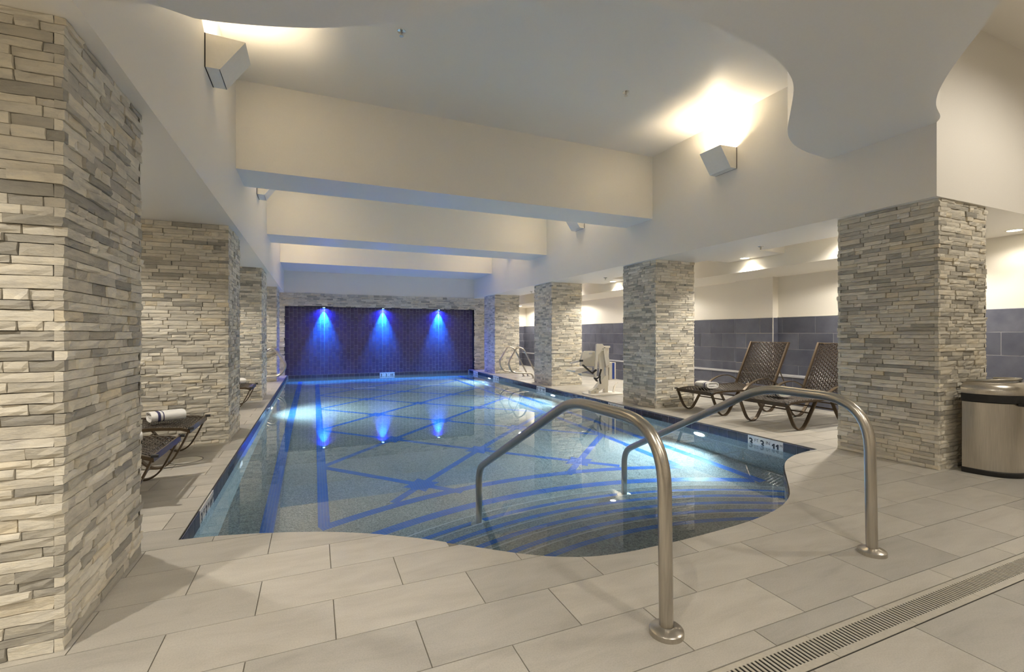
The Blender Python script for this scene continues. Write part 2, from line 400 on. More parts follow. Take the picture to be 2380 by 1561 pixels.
def arc_band(name, R, wd, x0, x1, z, mat='blue_mosaic', parent=basin):
    a0, a1 = math.acos((x1-SC.x)/R), math.acos((x0-SC.x)/R)
    return strip_mesh(name, arc_pts(R+wd/2, a0, a1), arc_pts(R-wd/2, a0, a1), z, mat, parent)
def band(name, p, q, wd, z=PF, dz=0.002):
    p, q = Vector(p), Vector(q); t = (q-p).normalized(); nn = Vector((-t.y, t.x))*wd/2
    m_ = max(1, int((q-p).length/0.5))
    P = [p+(q-p)*k/m_ for k in range(m_+1)]
    return strip_mesh(name, [tuple(a+nn) for a in P], [tuple(a-nn) for a in P], z, dz=dz)
for xx in (0.08, 4.02): band('lane_band', (xx, 4.36), (xx, 14.1), 0.10, dz=0.003)
for xx in (-0.37, 4.46): band('edge_band', (xx, 3.55), (xx, PY1-0.02), 0.11, dz=0.0022)
band('lane_band', (0.08, 14.1), (4.02, 14.1), 0.10, dz=0.0026)
arc_band('arc_band', 4.75, 0.10, 0.05, 4.05, PF); arc_band('arc_band', 4.34, 0.11, -0.31, 4.40, PF)
LX = [0.08+0.985*i for i in range(5)]; LY = [4.99+0.965*j for j in range(10)]
for j in range(10):
    for i in range(5):
        if (i+j) % 2 == 0: continue
        c = Vector((LX[i], LY[j]))
        for s in (-1, 1):
            if 0 <= i+s < 5 and j < 9:
                d = Vector((LX[i+s], LY[j+1]))
                band('lattice_band', c, d, 0.085, dz=0.0012 if s > 0 else 0.0016)
            if j == 0 and 0 <= i+s < 5:
                d = c+(Vector((LX[i+s], LY[0]-0.965))-c)*0.36; band('lattice_band', c, d, 0.085, dz=0.0014)
        if 0 < i < 4:
            st = []
            for k in range(16):
                r_ = (0.20, 0.135, 0.165, 0.135)[k % 4]; st.append((c.x+r_*math.cos(k*PI/8), c.y+r_*math.sin(k*PI/8)))
            mb = MB(); mb.v = [(x_, y_, PF+0.0036) for x_, y_ in st]; mb.f = [tuple(range(16))]; mb.uv = st
            mb.build('lattice_star', 'blue_mosaic', basin, fix=False)
# entry steps, concentric arcs clipped by the wavy pool edge
RB = [3.88, 3.57, 3.25, 2.93, 2.63]; ZT = [-0.93, -0.76, -0.59, -0.42, -0.26]
for Rb, zt in zip(RB, ZT):
    Re = Rb+0.13
    ins = [k for k, (x, y) in enumerate(CURVE) if (Vector((x, y))-SC).length < Re]
    k0, k1 = ins[0], ins[-1]
    def cross(pa, pb_):
        lo, hi = 0.0, 1.0
        for _ in range(30):
            t = (lo+hi)/2; p = Vector(pa).lerp(Vector(pb_), t)
            if (p-SC).length < Re: lo = t
            else: hi = t
        return Vector(pa).lerp(Vector(pb_), lo)
    pL = cross(CURVE[k0], CURVE[k0-1]) if k0 > 0 else Vector(CURVE[0]); pR = cross(CURVE[k1], CURVE[k1+1]) if k1 < len(CURVE)-1 else Vector(CURVE[-1])
    aL = math.atan2(pL.y-SC.y, pL.x-SC.x); aR = math.atan2(pR.y-SC.y, pR.x-SC.x)
    poly = [tuple(pL)]+[CURVE[k] for k in ins]+[tuple(pR)]+arc_pts(Re, aR, aL, 40)[1:-1]
    if area2(poly) < 0: poly.reverse()
    st = MB().prism(poly, PF, zt).build('entry_step', 'pool_plaster', basin)
    xa, xb = pL.x+0.10, pR.x-0.10
    arc_band('step_band', Rb, 0.055, xa, xb, zt, parent=st); arc_band('step_edge_line', Re-0.008, 0.014, xa-0.03, xb+0.03, zt, 'step_edge', st)
# waterline tiles
TW = 0.1524
def wl_tile_mesh(wd):
    g = 0.006; return MB().box((g/2, -0.008, 0), (wd-g/2, 0, TW-g)).mesh('waterline_tile', 'waterline_tile')
wlm = wl_tile_mesh(TW)
ZTOP = -0.012
MK = {'r': [(4.042, '3', '3', '11'), (6.98, '3', '4', '11'), (9.90, '3', '5', '11'), (12.75, '3', '3', '11'), (14.55, '3', '3', '11')], 'l': [(3.78, '3', '3', '11')], 'b': [(2.05, '3', '3', '11')]}
def put_tile(x, y, ang, me=wlm):
    o = put('waterline_tile', me, basin); o.location = o.location+Vector((x, y, ZTOP-TW)); o.rotation_euler = (0, 0, ang); return o
def busy(lst, a, b): return any(a < m_ + 1e-3 and b > m_-3*TW-1e-3 for m_ in lst)
mr = [m_[0] for m_ in MK['r']]; ml = [m_[0]+3*TW for m_ in MK['l']]; mbk = [m_[0]+3*TW for m_ in MK['b']]
k = 0
y = 4.042+8*0
ys = []
yy = 4.042
while yy+TW < PY1: ys.append(yy); yy += TW
yy = 4.042-3*TW-TW
while yy > 3.2: ys.append(yy); yy -= TW
MR_SN = []
for m_ in MK['r']:                                    # snap the markers to the tile module
    kk = round((m_[0]-4.042)/TW); MR_SN.append(4.042+kk*TW)
for yy in ys:
    if not any(yy < s_-1e-3 and yy+TW > s_-3*TW+1e-3 for s_ in MR_SN): put_tile(PX1, yy+TW, -PI/2)
LM0 = 3.78
yy = LM0+3*TW
while yy+TW < PY1: put_tile(PX0, yy, PI/2); yy += TW
yy = LM0-TW
while yy > 3.2: put_tile(PX0, yy, PI/2); yy -= TW
BM0 = 1.90
xx = BM0+3*TW
while xx+TW < PX1: put_tile(xx, PY1, 0); xx += TW
xx = BM0-TW
while xx > PX0: put_tile(xx, PY1, 0); xx -= TW
for k in range(0, len(CURVE)-2, 2):                   # under the wavy coping
    a, b = Vector(CURVE[k]), Vector(CURVE[min(k+2, len(CURVE)-1)]); d = b-a
    o = put_tile(b.x, b.y, math.atan2(-d.y, -d.x), wl_tile_mesh(d.length))
MB().add([(PX0+0.005, y_, z_) for y_, z_ in ((3.26, -0.012), (PY1, -0.012), (PY1, -0.17), (3.26, -0.17))]+[(PX1-0.005, y_, z_) for y_, z_ in ((3.21, -0.012), (PY1, -0.012), (PY1, -0.17), (3.21, -0.17))], [(0, 1, 2, 3), (7, 6, 5, 4)]).build('waterline_grout', 'back_grout', basin, fix=False)
for yv in (5.55, 8.6, 12.3):
    MB().box((PX1-0.0095, yv, -0.115), (PX1-0.0075, yv+0.42, -0.062)).build('skimmer_slot', 'black', basin)
for yv in (4.95, 8.4):
    MB().box((PX0+0.0075, yv, -0.115), (PX0+0.0095, yv+0.30, -0.062)).build('skimmer_slot', 'black', basin)
# depth markers
def text_mesh(txt, size, bold, mat='marker_black'):
    c = bpy.data.curves.new('t', 'FONT'); c.body = txt; c.size = size; c.offset = bold; c.extrude = 0.0003; c.space_character = 0.82 if txt == '11' else 1.0; c.resolution_u = 3
    o = bpy.data.objects.new('t', c); COL.objects.link(o); bpy.context.view_layer.update()
    me = bpy.data.meshes.new_from_object(o.evaluated_get(bpy.context.evaluated_depsgraph_get())); bpy.data.objects.remove(o); bpy.data.curves.remove(c)
    me.materials.clear(); me.materials.append(M[mat]); return me
TXT = {}
def tx(t, s, b):
    if (t, s) not in TXT and t == '11':               # two numeral ones with a slanted flag
        mb = MB(); h = 0.70*s
        for x_ in (0.012, 0.060):
            p = [(x_+0.014, 0), (x_+0.036, 0), (x_+0.036, h), (x_+0.019, h), (x_, h-0.018), (x_, h-0.036), (x_+0.014, h-0.026)]
            mb.prism(p, -0.0003, 0.0003)
        TXT[(t, s)] = mb.mesh('lettering', 'marker_black')
    if (t, s) not in TXT: TXT[(t, s)] = text_mesh(t, s, b)
    return TXT[(t, s)]
mk_me = MB().box((0.001, -0.010, 0.001), (TW-0.001, 0, TW-0.001)).mesh('marker_tile', 'marker_white')
def marker(loc, ang, a, b, c, label):
    r = empty('depth_marker', loc); r.rotation_euler = (0, 0, ang); tag(r, label, 'depth marker', 'pool depth markers')
    for i, (big, small) in enumerate(((a, 'FT'), (b, 'IN'), (c, 'M'))):
        t = bpy.data.objects.new('marker_tile', mk_me); COL.objects.link(t); t.parent = r; t.location = (i*TW, 0, 0)
        for s, sz, bo, xo, zo in ((big, 0.125 if len(big) < 2 else 0.115, 0.0032 if len(big) < 2 else 0.0018, 0.012 if len(big) < 2 else 0.004, 0.034), (small, 0.052 if small != 'M' else 0.044, 0.0, 0.090 if small != 'M' else 0.112, 0.086 if small != 'M' else 0.09)):
            o = bpy.data.objects.new('lettering', tx(s, sz, bo)); COL.objects.link(o); o.parent = t; o.location = (xo, -0.0104, zo); o.rotation_euler = (PI/2, 0, 0)
    return r
rl = ['white depth marker reading 3 FT 3 IN 11 M, nearest on the right pool edge', 'white depth marker reading 3 FT 4 IN beside the white pool lift', 'white depth marker reading 3 FT 5 IN below the right grab rails',
      'small white depth marker in front of the farthest right stone column', 'faint blue lit depth marker at the far right pool corner']
for s_, m_, lb in zip(MR_SN, MK['r'], rl): marker((PX1, s_, ZTOP-TW), -PI/2, m_[1], m_[2], m_[3], lb)
marker((PX0, LM0, ZTOP-TW), PI/2, '3', '3', '11', 'white depth marker on the left pool edge near the wavy corner')
marker((BM0, PY1, ZTOP-TW), 0, '3', '3', '11', 'white depth marker under the dark tiled end wall')
# water
wo = MB().add([(x, y, WL) for x, y in ring], [tuple(range(n))]).build('pool_water', 'water', fix=False)
wo['kind'] = 'stuff'; wo.data.polygons[0].use_smooth = True; wo.cycles.is_caustics_caster = True; basin.cycles.is_caustics_receiver = True
for o_ in basin.children_recursive: o_.cycles.is_caustics_receiver = True
tag(wo, 'clear still pool water mirroring the stone columns', 'water')
# drain covers on the pool floor
for i, (x0, lab) in enumerate(((0.95, 'white main drain cover on the pool floor, left one'), (2.70, 'white main drain cover on the pool floor, right one'))):
    r = empty('main_drain', (x0+0.27, 12.8, PF)); tag(r, lab, 'drain cover', 'main drains on the pool floor')
    for k in range(2):
        bx = x0+k*0.285; g = MB().box((bx, 12.68, PF), (bx+0.27, 12.95, PF+0.012)).build('cover', 'marker_white', r)
        mb = MB()
        for s in range(8): mb.box((bx+0.03+s*0.027, 12.70, PF+0.012), (bx+0.042+s*0.027, 12.93, PF+0.0135))
        mb.build('slot', 'grey_plastic', g)
# pool lights
def pool_light(x, y, z, sx, on, lab):
    r = empty('pool_light', (x, y, z)); tag(r, lab, 'pool light', 'underwater pool lights')
    mb = MB()
    for (rr, dx) in ((0.125, 0.0), (0.12, 0.018), (0.095, 0.022)):
        mb.v += [(x+sx*dx, y+rr*math.cos(2*PI*k/24), z+rr*math.sin(2*PI*k/24)) for k in range(24)]
    mb.f = [(i*24+k, i*24+(k+1) % 24, (i+1)*24+(k+1) % 24, (i+1)*24+k) for i in range(2) for k in range(24)]
    mb.build('bezel', 'white_plastic', r, True)
    mb = MB(); mb.v = [(x+sx*0.022, y+0.095*math.cos(2*PI*k/24), z+0.095*math.sin(2*PI*k/24)) for k in range(24)]+[(x+sx*0.034, y, z)]
    mb.f = [(k, (k+1) % 24, 24) for k in range(24)]; mb.build('lens', 'lens_pool' if on else 'lens_faint_glow', r, True)
    if on: lamp('pool_lamp', 'SPOT', (x+sx*0.05, y, z), P_POOL, COOL, r, 0.08, (0, -sx*math.radians(58), 0), math.radians(125), 0.7)
pool_light(PX1, 4.80, -0.37, -1, True, 'lit round pool light nearest on the right wall below the loungers')
pool_light(PX1, 13.0, -0.30, -1, True, 'lit round pool light on the right wall near the far end')
pool_light(PX0, 9.5, -0.40, 1, True, 'lit round pool light on the left wall')
pool_light(PX0, 5.64, -0.40, 1, False, 'unlit white round pool fitting with added faint glow on the left wall')
pool_light(PX1, 9.0, -0.40, -1, True, 'round pool light in the middle of the right wall beside the lift')

# ------------------------------------------------------------------ walls, ceilings, soffits, beams
def wall(name, a, b, mat='wall_paint', label=None): return struct(MB().box(a, b).build(name, mat), label)
wall('wall_back', (WXL-0.2, WYB-0.2, -0.16), (8.0, WYB, ZC))
wall('wall_left', (WXL-0.2, WYB, -0.16), (WXL, WYE, ZC), label='cream wall of the left aisle')
wall('wall_end_left', (WXL, PY1+0.25, -0.16), (PX0-0.3, PY1+0.45, ZC))
wall('wall_end_right', (CR1, WYE, -0.16), (7.8, WYE+0.2, SB+0.6))
wr = wall('wall_right', (WXR, 3.3, -0.16), (8.0, WYE, 3.2), label='cream wall of the right aisle above slate blue tiles')
wnr = wall('wall_right_near', (7.8, WYB, -0.16), (8.0, 3.3, ZC), label='cream wall right of the nearest column above slate blue tiles')
struct(MB().box((WXL-0.2, WYB-0.2, ZC), (8.0, WYE, ZC+0.2)).build('ceiling', 'paint'), 'cream ceiling')
# side soffits
struct(MB().box((-1.67, WYB, SB), (SL, PY1+0.2, ZC)).build('soffit_left', 'paint'), 'deep cream soffit over the left columns')
struct(MB().box((SR, 2.265, SB), (5.91, PY1+0.2, ZC)).build('soffit_right', 'paint'), 'deep cream soffit over the right columns')
struct(MB().box((5.91, 2.265, SB), (7.8, 3.3, ZC)).build('soffit_right_near', 'paint'))
struct(MB().box((WXL, WYB, 2.72), (-1.67, PY1+0.25, 2.85)).build('ceiling_left_aisle', 'paint'))
struct(MB().box((5.91, 3.3, 2.66), (6.42, WYE, 2.8)).build('ceiling_right_aisle', 'paint'))
struct(MB().box((6.42, 3.3, 2.21), (WXR, WYE, 2.8)).build('bulkhead_right', 'wall_paint'), 'low white bulkhead along the right aisle wall')
# lowered lobes of the aisle ceiling that carry a downlight
for yv in (4.75, 8.40):
    struct(MB().box((5.91, yv, SB+0.002), (6.42, yv+1.0, 2.66)).build('ceiling_lobe', 'paint'))
# cross beams and far low ceiling
for i, (a, b) in enumerate(((5.95, 6.64), (9.62, 10.50))):
    struct(MB().box((SL, a, ZB), (SR, b, ZC)).build('ceiling_beam', 'paint'), ('cream cross beam, nearest over the pool', 'cream cross beam, second over the pool')[i])
struct(MB().box((SL, 13.25, ZB), (SR, PY1+0.3, ZC)).build('ceiling_beam', 'paint'), 'cream low ceiling at the far end of the pool')
# dropped wavy ceiling over the foreground: its edge repeats the pool edge
back_edge = [(SR, 2.265), (4.87, 2.19), (4.61, 2.10), (4.375, 1.98), (4.12, 1.805), (3.863, 1.60), (3.70, 1.46), (3.537, 1.34), (3.40, 1.22), (3.25, 1.0), (3.2, 0.6), (3.2, WYB)]
be = [(p.x, p.y) for p in catmull([(x, y, 0) for x, y in back_edge], 4)]
cl = [(SL, CURVE[0][1]-0.08)]+[(x, y-0.03) for x, y in CURVE[2:-1]]+[(SR, 3.19)]
cl = [(SL, WYB)]+list(reversed(be))[0:]+list(reversed(cl))
if area2(cl) < 0: cl.reverse()
struct(MB().prism(cl, ZB, ZC).build('ceiling_wave', 'paint'), 'wavy edged dropped ceiling in the foreground')

# ------------------------------------------------------------------ end wall with navy tiles and stone surround
NX0, NX1, NZ = -0.775, 4.97, 2.01
struct(MB().box((NX0-0.1, PY1, -0.012), (NX1+0.1, PY1+0.1, NZ+0.1)).build('wall_end', 'back_grout'), 'dark navy tiled end wall'); we = bpy.data.objects['wall_end']
tw, th, g = 0.106, 0.216, 0.007
tm = MB().box((g/2, -0.004, g/2), (tw-g/2, 0, th-g/2)).mesh('navy_tile', 'back_tile')
allt = []
ncol = int((NX1-NX0)/tw)+1
for c in range(ncol):
    x0 = NX0+c*tw; z = -0.012-th*((0.0, 0.5)[c % 2] if True else 0); wd = min(tw, NX1-x0)
    while z < NZ-0.01:
        za, zb = max(z, -0.012), min(z+th, NZ)
        if zb-za > 0.02 and wd > 0.02: allt.append((x0, za, wd, zb-za))
        z += th
full = [t for t in allt if abs(t[3]-th) < 1e-6 and t[2] == tw]
cx = (NX0+NX1)/2
full.sort(key=lambda t: abs(t[0]-cx)*0.3+abs(t[1]-1.1)); mine = set(full[:298])
rest = MB()
for t in allt:
    if t in mine: o = put('navy_tile', tm, we); o.location = o.location+Vector((t[0], PY1, t[1]))
    else: rest.box((t[0]+g/2, PY1-0.004, t[1]+g/2), (t[0]+t[2]-g/2, PY1, t[1]+t[3]-g/2))
stuff(rest.build('navy_tiles_rest', 'back_tile_joined', we))
# dark lining of the recess
MB().box((NX0-0.02, 14.93, -0.012), (NX0, PY1, NZ)).box((NX1, 14.93, -0.012), (NX1+0.02, PY1, NZ)).box((NX0-0.02, 14.93, NZ), (NX1+0.02, PY1, NZ+0.02)).build('recess_lining', 'black', we)

# ------------------------------------------------------------------ stacked stone
def stone_proto(rs):
    xs = [0.0, 0.34+rs.uniform(-.08, .08), 0.67+rs.uniform(-.08, .08), 1.0]; zs = [0.0, 0.5+rs.uniform(-.15, .15), 1.0]
    per = [(0, 0), (1, 0), (2, 0), (3, 0), (3, 1), (3, 2), (2, 2), (1, 2), (0, 2), (0, 1)]
    vs = [(xs[i], 0, zs[j]) for i, j in per]; fid = {}
    for j in range(3):
        for i in range(4):
            ix = (0.012 if i == 0 else -0.012 if i == 3 else 0); iz = (0.05 if j == 0 else -0.05 if j == 2 else 0)
            yv = -1+rs.uniform(0, 0.20)+(0.14 if (i in (0, 3) or j in (0, 2)) else 0)*rs.uniform(0.2, 1)
            fid[(i, j)] = len(vs); vs.append((xs[i]+ix*rs.uniform(0.4, 2.0), yv, zs[j]+iz*rs.uniform(0.2, 1.4)))
    fs = [(fid[i, j], fid[i+1, j], fid[i+1, j+1], fid[i, j+1]) for j in range(2) for i in range(3)]
    for k in range(10):
        a, b = per[k], per[(k+1) % 10]; fs.append((k, (k+1) % 10, fid[b], fid[a]))
    return vs, fs
rs = random.Random(3)
PROTO = [stone_proto(rs) for _ in range(22)]
PROTO_ME = []
for vs, fs in PROTO: PROTO_ME.append(MB().add(vs, fs).mesh('stone', 'stone', fix=False))
ROT = {'-y': 0.0, '+x': PI/2, '-x': -PI/2, '+y': PI}
def lay(u0, u1, z0, z1, rr):                          # list of (u, length, z, height, depth, ledge)
    out = []; z = z0; row = 0
    while z < z1-0.012:
        h = rr.choice((0.030, 0.036, 0.038, 0.042, 0.050)); h = min(h, z1-z)
        if z1-(z+h) < 0.018: h = z1-z
        out.append((z, h)); z += h; row += 1
    return out
def row_stones(u0, u1, rr):
    res = []; u = u0
    while u < u1-1e-4:
        l = rr.choice((0.07, 0.10, 0.13, 0.16, 0.19, 0.22, 0.27)); l = min(l, u1-u)
        if u1-(u+l) < 0.05: l = u1-u
        res.append((u, l)); u += l
    return res
def place_stone(mbj, origin, face, u, l, z, h, d, proto):
    """append a stone to a joined mesh"""
    c, s = math.cos(ROT[face]), math.sin(ROT[face]); vs = []
    for x, y, zz in PROTO[proto][0]:
        lx, ly = x*l+u, y*d; vs.append((origin[0]+lx*c-ly*s, origin[1]+lx*s+ly*c, z+zz*h))
    mbj.add(vs, PROTO[proto][1])
def column(x0, x1, y0, y1, label, single, seed):
    rr = random.Random(seed); col = empty('stone_column', ((x0+x1)/2, (y0+y1)/2, 0)); tag(col, label, 'column', 'stacked stone columns')
    e = 0.036
    MB().box((x0+e, y0+e, 0), (x1-e, y1-e, SB+0.01)).build('core', 'dark_gap', col)
    faces = {'-y': ((x0+e, y0+e), x1-x0-2*e), '+x': ((x1-e, y0+e), y1-y0-2*e), '-x': ((x0+e, y1-e), y1-y0-2*e), '+y': ((x1-e, y1-e), x1-x0-2*e)}
    rows = lay(0, 1, 0.0, SB, rr); st = []
    for k, (z, h) in enumerate(rows):
        for fi, (f, (org, L)) in enumerate(faces.items()):
            ext = 0.030 if (k+(f in ('+x', '-x'))) % 2 else 0.0
            for (u, l) in row_stones(-ext, L+ext, rr):
                d = rr.choice((0.029, 0.031, 0.033, 0.035, 0.037, 0.040, 0.045)); st.append((org, f, u, l, z, h, d, rr.randrange(len(PROTO))))
    def score(t):
        org, f, u, l, z, h, d, p = t; a = ROT[f]; px, py = org[0]+(u+l/2)*math.cos(a), org[1]+(u+l/2)*math.sin(a)
        nrm = Vector((math.sin(a), -math.cos(a), 0)); v = CP-Vector((px, py, z)); fc = v.normalized().dot(nrm)
        if fc <= 0 or not seen((px, py, z)): return 0
        return l*h*fc/max(0.2, proj((px, py, z))[2])**2
    st.sort(key=score, reverse=True); mbj = MB()
    for k, t in enumerate(st):
        org, f, u, l, z, h, d, p = t
        if single and k < 299 and score(t) > 0:
            o = bpy.data.objects.new('stone', PROTO_ME[p]); COL.objects.link(o); o.parent = col; a = ROT[f]
            o.location = Vector((org[0]+u*math.cos(a), org[1]+u*math.sin(a), z))-col.location; o.rotation_euler = (0, 0, a); o.scale = (l, d, h)
        else: place_stone(mbj, org, f, u, l, z, h, d, p)
    stuff(mbj.build('stones_rest', 'stone_joined', col, fix=False))
    return col
ll = ['large stacked stone column filling the left edge of the picture', 'stacked stone column behind the two left loungers', 'stacked stone column, third along the left side of the pool', 'stacked stone column, farthest along the left side']
rl = ['wide stacked stone column beside the steel waste bin', 'stacked stone column between the right loungers and the white pool lift', 'stacked stone column beyond the white pool lift', 'stacked stone column, farthest along the right side']
for i, (y0, y1) in enumerate(COLY):
    column(CL0, CL1, y0, y1, ll[i], i < 2, 10+i); column(CR0, CR1, y0, y1, rl[i], i < 2, 20+i)
# stone surround of the end wall
ss = struct(MB().box((WXL, 14.95, -0.16), (NX0-0.02, PY1+0.2, SB)).box((NX1+0.02, 14.95, -0.16), (CR1, PY1+0.2, SB)).box((NX0-0.02, 14.95, NZ+0.02), (NX1+0.02, PY1+0.2, SB)).build('wall_end_surround', 'dark_gap'), 'stacked stone surround of the navy tiled end wall')
struct(MB().box((SL, 14.96, SB+0.001), (SR, PY1+0.2, ZB-0.001)).build('wall_end_upper', 'paint'))
rr = random.Random(77); mbj = MB()
for (z, h) in lay(0, 1, 0.0, SB, rr):
    spans = [(-1.75, NX0), (NX1, CR1)] if z < NZ-0.01 else [(-1.75, CR1)]
    for a, b in spans:
        for (u, l) in row_stones(a, b, rr): place_stone(mbj, (0, 14.95), '-y', u, l, z, h, rr.choice((0.02, 0.026, 0.03, 0.036)), rr.randrange(22))
stuff(mbj.build('stones', 'stone_joined', ss, fix=False))

# ------------------------------------------------------------------ right aisle wall: slate tiles, ledge, pilaster
ZR = [1.49, 1.214, 0.938, 0.662, 0.50]
def tile_run(parent, face, plane, a0, a1, zs, pitch, off, mat='wall_tile'):
    """slate tiles on a wall facing -x (face 'x') or -y (face 'y')"""
    gg = 0.008
    for r_ in range(len(zs)-1):
        zt, zb = zs[r_], zs[r_+1]; s = a0-pitch+((off if r_ % 2 == 0 else off+pitch/2) % pitch)
        while s < a1:
            u, v = max(s, a0), min(s+pitch, a1)
            if v-u > 0.015:
                m_ = MB()
                if face == 'x': m_.box((plane-0.004, u+gg/2, zb+gg/2), (plane, v-gg/2, zt-gg/2))
                else: m_.box((u+gg/2, plane-0.004, zb+gg/2), (v-gg/2, plane, zt-gg/2))
                m_.build('slate_tile', mat, parent)
            s += pitch
struct(MB().box((7.50, 6.5, 0), (WXR, WYE, 1.494)).build('wall_right_lining', 'tile_grout'))
lin = bpy.data.objects['wall_right_lining']
tile_run(lin, 'x', 7.50, 6.5, WYE, ZR, 0.565, 0.10)
lin2 = struct(MB().box((7.572, 3.3, 0), (7.581, 5.73, 1.494)).build('wall_right_lining_near', 'tile_grout'))
tile_run(lin2, 'x', 7.572, 3.3, 5.73, ZR, 0.58, 0.02)
pil = struct(MB().box((7.44, 5.73, 0), (WXR, 6.5, 2.21)).build('wall_right_pilaster', 'wall_paint'), 'cream pilaster with slate tiles at its foot')
tile_run(pil, 'x', 7.44, 5.73, 6.5, ZR, 0.60, 0.25)
for r_ in range(4): MB().box((7.44, 5.722, ZR[r_+1]+0.002), (7.565, 5.73, ZR[r_]-0.002)).build('slate_tile', 'wall_tile', pil)
low = struct(MB().box((7.42, 3.3, 0), (WXR, WYE, 0.47)).build('wall_right_base', 'tile_grout'))
tile_run(low, 'x', 7.42, 3.3, WYE, [0.468, 0.25, 0.0], 0.58, 0.30)
struct(MB().box((7.405, 3.3, 0.47), (7.57, WYE, 0.50)).build('trim_ledge', 'grey_plastic'), 'pale ledge capping the low tiled wall')
ler = struct(MB().box((CR1, WYE-0.012, 0), (7.5, WYE, 1.494)).build('wall_end_lining', 'tile_grout'))
tile_run(ler, 'y', WYE-0.012, CR1, 7.5, ZR+[0.25, 0.0], 0.58, 0.1)
lnr = struct(MB().box((7.79, 0.6, 0), (7.8, 3.3, 1.515)).build('wall_right_near_lining', 'tile_grout'))
tile_run(lnr, 'x', 7.79, 0.6, 3.3, [1.512, 1.225, 0.938, 0.65, 0.36, 0.07], 0.60, 0.2)
struct(MB().box((7.484, 6.5, 1.494), (7.51, WYE, 1.502)).box((7.56, 3.3, 1.494), (7.585, 5.73, 1.502)).box((7.43, 5.72, 1.494), (7.45, 6.5, 1.502)).box((7.434, 5.716, 0.5), (7.442, 5.724, 1.494)).build('trim_1', 'white_metal'), 'thin pale trim along the top of the slate tiles')

# ------------------------------------------------------------------ light fittings
def sconce(y, side, lab):
    """wedge shaped up-lighter on a soffit face; side = +1 left wall (faces +x), -1 right wall"""
    x0 = SL if side > 0 else SR; y0, y1 = y-0.17, y+0.17; zt, zb, dt, db = 3.59, 3.32, 0.285, 0.105
    r = empty('wall_sconce', (x0, y, zb)); tag(r, lab, 'wall light', 'wedge wall sconces on the soffits')
    X = lambda d: x0+side*d
    P = lambda d, z, yy: (X(d), yy, z)
    sd = MB()
    out = [(0.004, zt), (dt, zt-0.012), (db, zb), (0.004, zb)]
    t = 0.006
    for yy, s in ((y0, 1), (y1, -1)):
        sd = MB(); sd.add([P(d, z, yy) for d, z in out]+[P(d, z, yy+s*t) for d, z in out], [(0, 1, 2, 3), (7, 6, 5, 4)]+[(i, 4+i, 4+(i+1) % 4, (i+1) % 4) for i in range(4)])
        sd.build('side_panel', 'white_metal', r)
    ya, yb = y0+t, y1-t
    MB().add([P(dt, zt-0.012, ya), P(dt, zt-0.012, yb), P(db, zb, yb), P(db, zb, ya), P(dt-t, zt-0.012, ya), P(dt-t, zt-0.012, yb), P(db-t, zb, yb), P(db-t, zb, ya)],
             [(0, 1, 2, 3), (7, 6, 5, 4), (0, 4, 5, 1), (1, 5, 6, 2), (2, 6, 7, 3), (3, 7, 4, 0)]).build('front_panel', 'white_metal', r)
    MB().add([P(db, zb, ya), P(db, zb, yb), P(0.004, zb, yb), P(0.004, zb, ya), P(db, zb+t, ya), P(db, zb+t, yb), P(0.004, zb+0.006, yb), P(0.004, zb+0.006, ya)],
             [(0, 1, 2, 3), (7, 6, 5, 4), (0, 4, 5, 1), (1, 5, 6, 2), (2, 6, 7, 3), (3, 7, 4, 0)]).build('bottom_panel', 'white_metal', r)
    MB().box((X(0.0), y0-0.002, zb), (X(0.008), y1+0.002, zt)).build('back_plate', 'black', r)
    MB().box((X(0.115), y-0.10, zt-0.118), (X(0.185), y+0.10, zt-0.108)).build('lamp_lens', 'lens_warm', r)
    lamp('sconce_lamp', 'AREA', (X(0.15), y, zt-0.10), P_SCONCE*(1.0 if y < 6 else 3.0), WARM, r, 0.08, (PI, 0, 0), None, size_y=0.20)
sl = ['white wedge sconce on the left soffit nearest the camera', 'white wedge sconce on the left soffit behind the first beam', 'white wedge sconce on the left soffit behind the second beam']
sr = ['white wedge sconce on the right soffit nearest the camera', 'white wedge sconce on the right soffit peeking below the first beam', 'white wedge sconce on the right soffit behind the second beam']
for i, yv in enumerate((4.51, 8.15, 11.85)):
    sconce(yv, 1, sl[i]); sconce(yv, -1, sr[i])
def downlight(x, y, z, power, lab, group, col=NEUT, r_=0.065, spot=130, soft=0.05, blend=0.5):
    r = empty('downlight', (x, y, z)); tag(r, lab, 'ceiling light', group)
    MB().lathe([(r_+0.02, 0.0), (r_+0.018, -0.004), (r_, -0.005), (r_-0.004, 0.0)], (x, y, z-0.0005)).build('trim_ring', 'white_metal', r, True)
    mb = MB(); mb.v = [(x+(r_-0.004)*math.cos(2*PI*k/20), y+(r_-0.004)*math.sin(2*PI*k/20), z-0.002) for k in range(20)]; mb.f = [tuple(range(20))]
    mb.build('lens', 'lens_warm', r)
    lamp('downlight_lamp', 'SPOT', (x, y, z-0.02), power, col, r, soft, (0, 0, 0), math.radians(spot), blend)
gA = 'recessed aisle downlights'
downlight(6.28, 5.32, SB+0.002, P_AISLE*0.55, 'small recessed downlight in front of the white bulkhead above the right loungers', gA)
downlight(6.28, 8.85, SB+0.002, P_AISLE*0.55, 'small recessed downlight behind the column between loungers and pool lift', gA)
downlight(6.22, 3.62, 2.66, P_AISLE, 'recessed downlight in the slot above the nearest right lounger', gA)
downlight(6.22, 7.2, 2.66, P_AISLE, 'recessed downlight in the slot above the white pool lift', gA)
downlight(6.22, 10.9, 2.66, P_AISLE, 'recessed downlight in the slot above the right grab rails', gA)
downlight(6.25, 15.2, 2.66, P_AISLE*1.2, 'recessed downlight at the far end of the right aisle', gA)
downlight(7.45, 2.66, SB, P_WALLW, 'recessed downlight at the right picture edge above the waste bin', gA, spot=150)
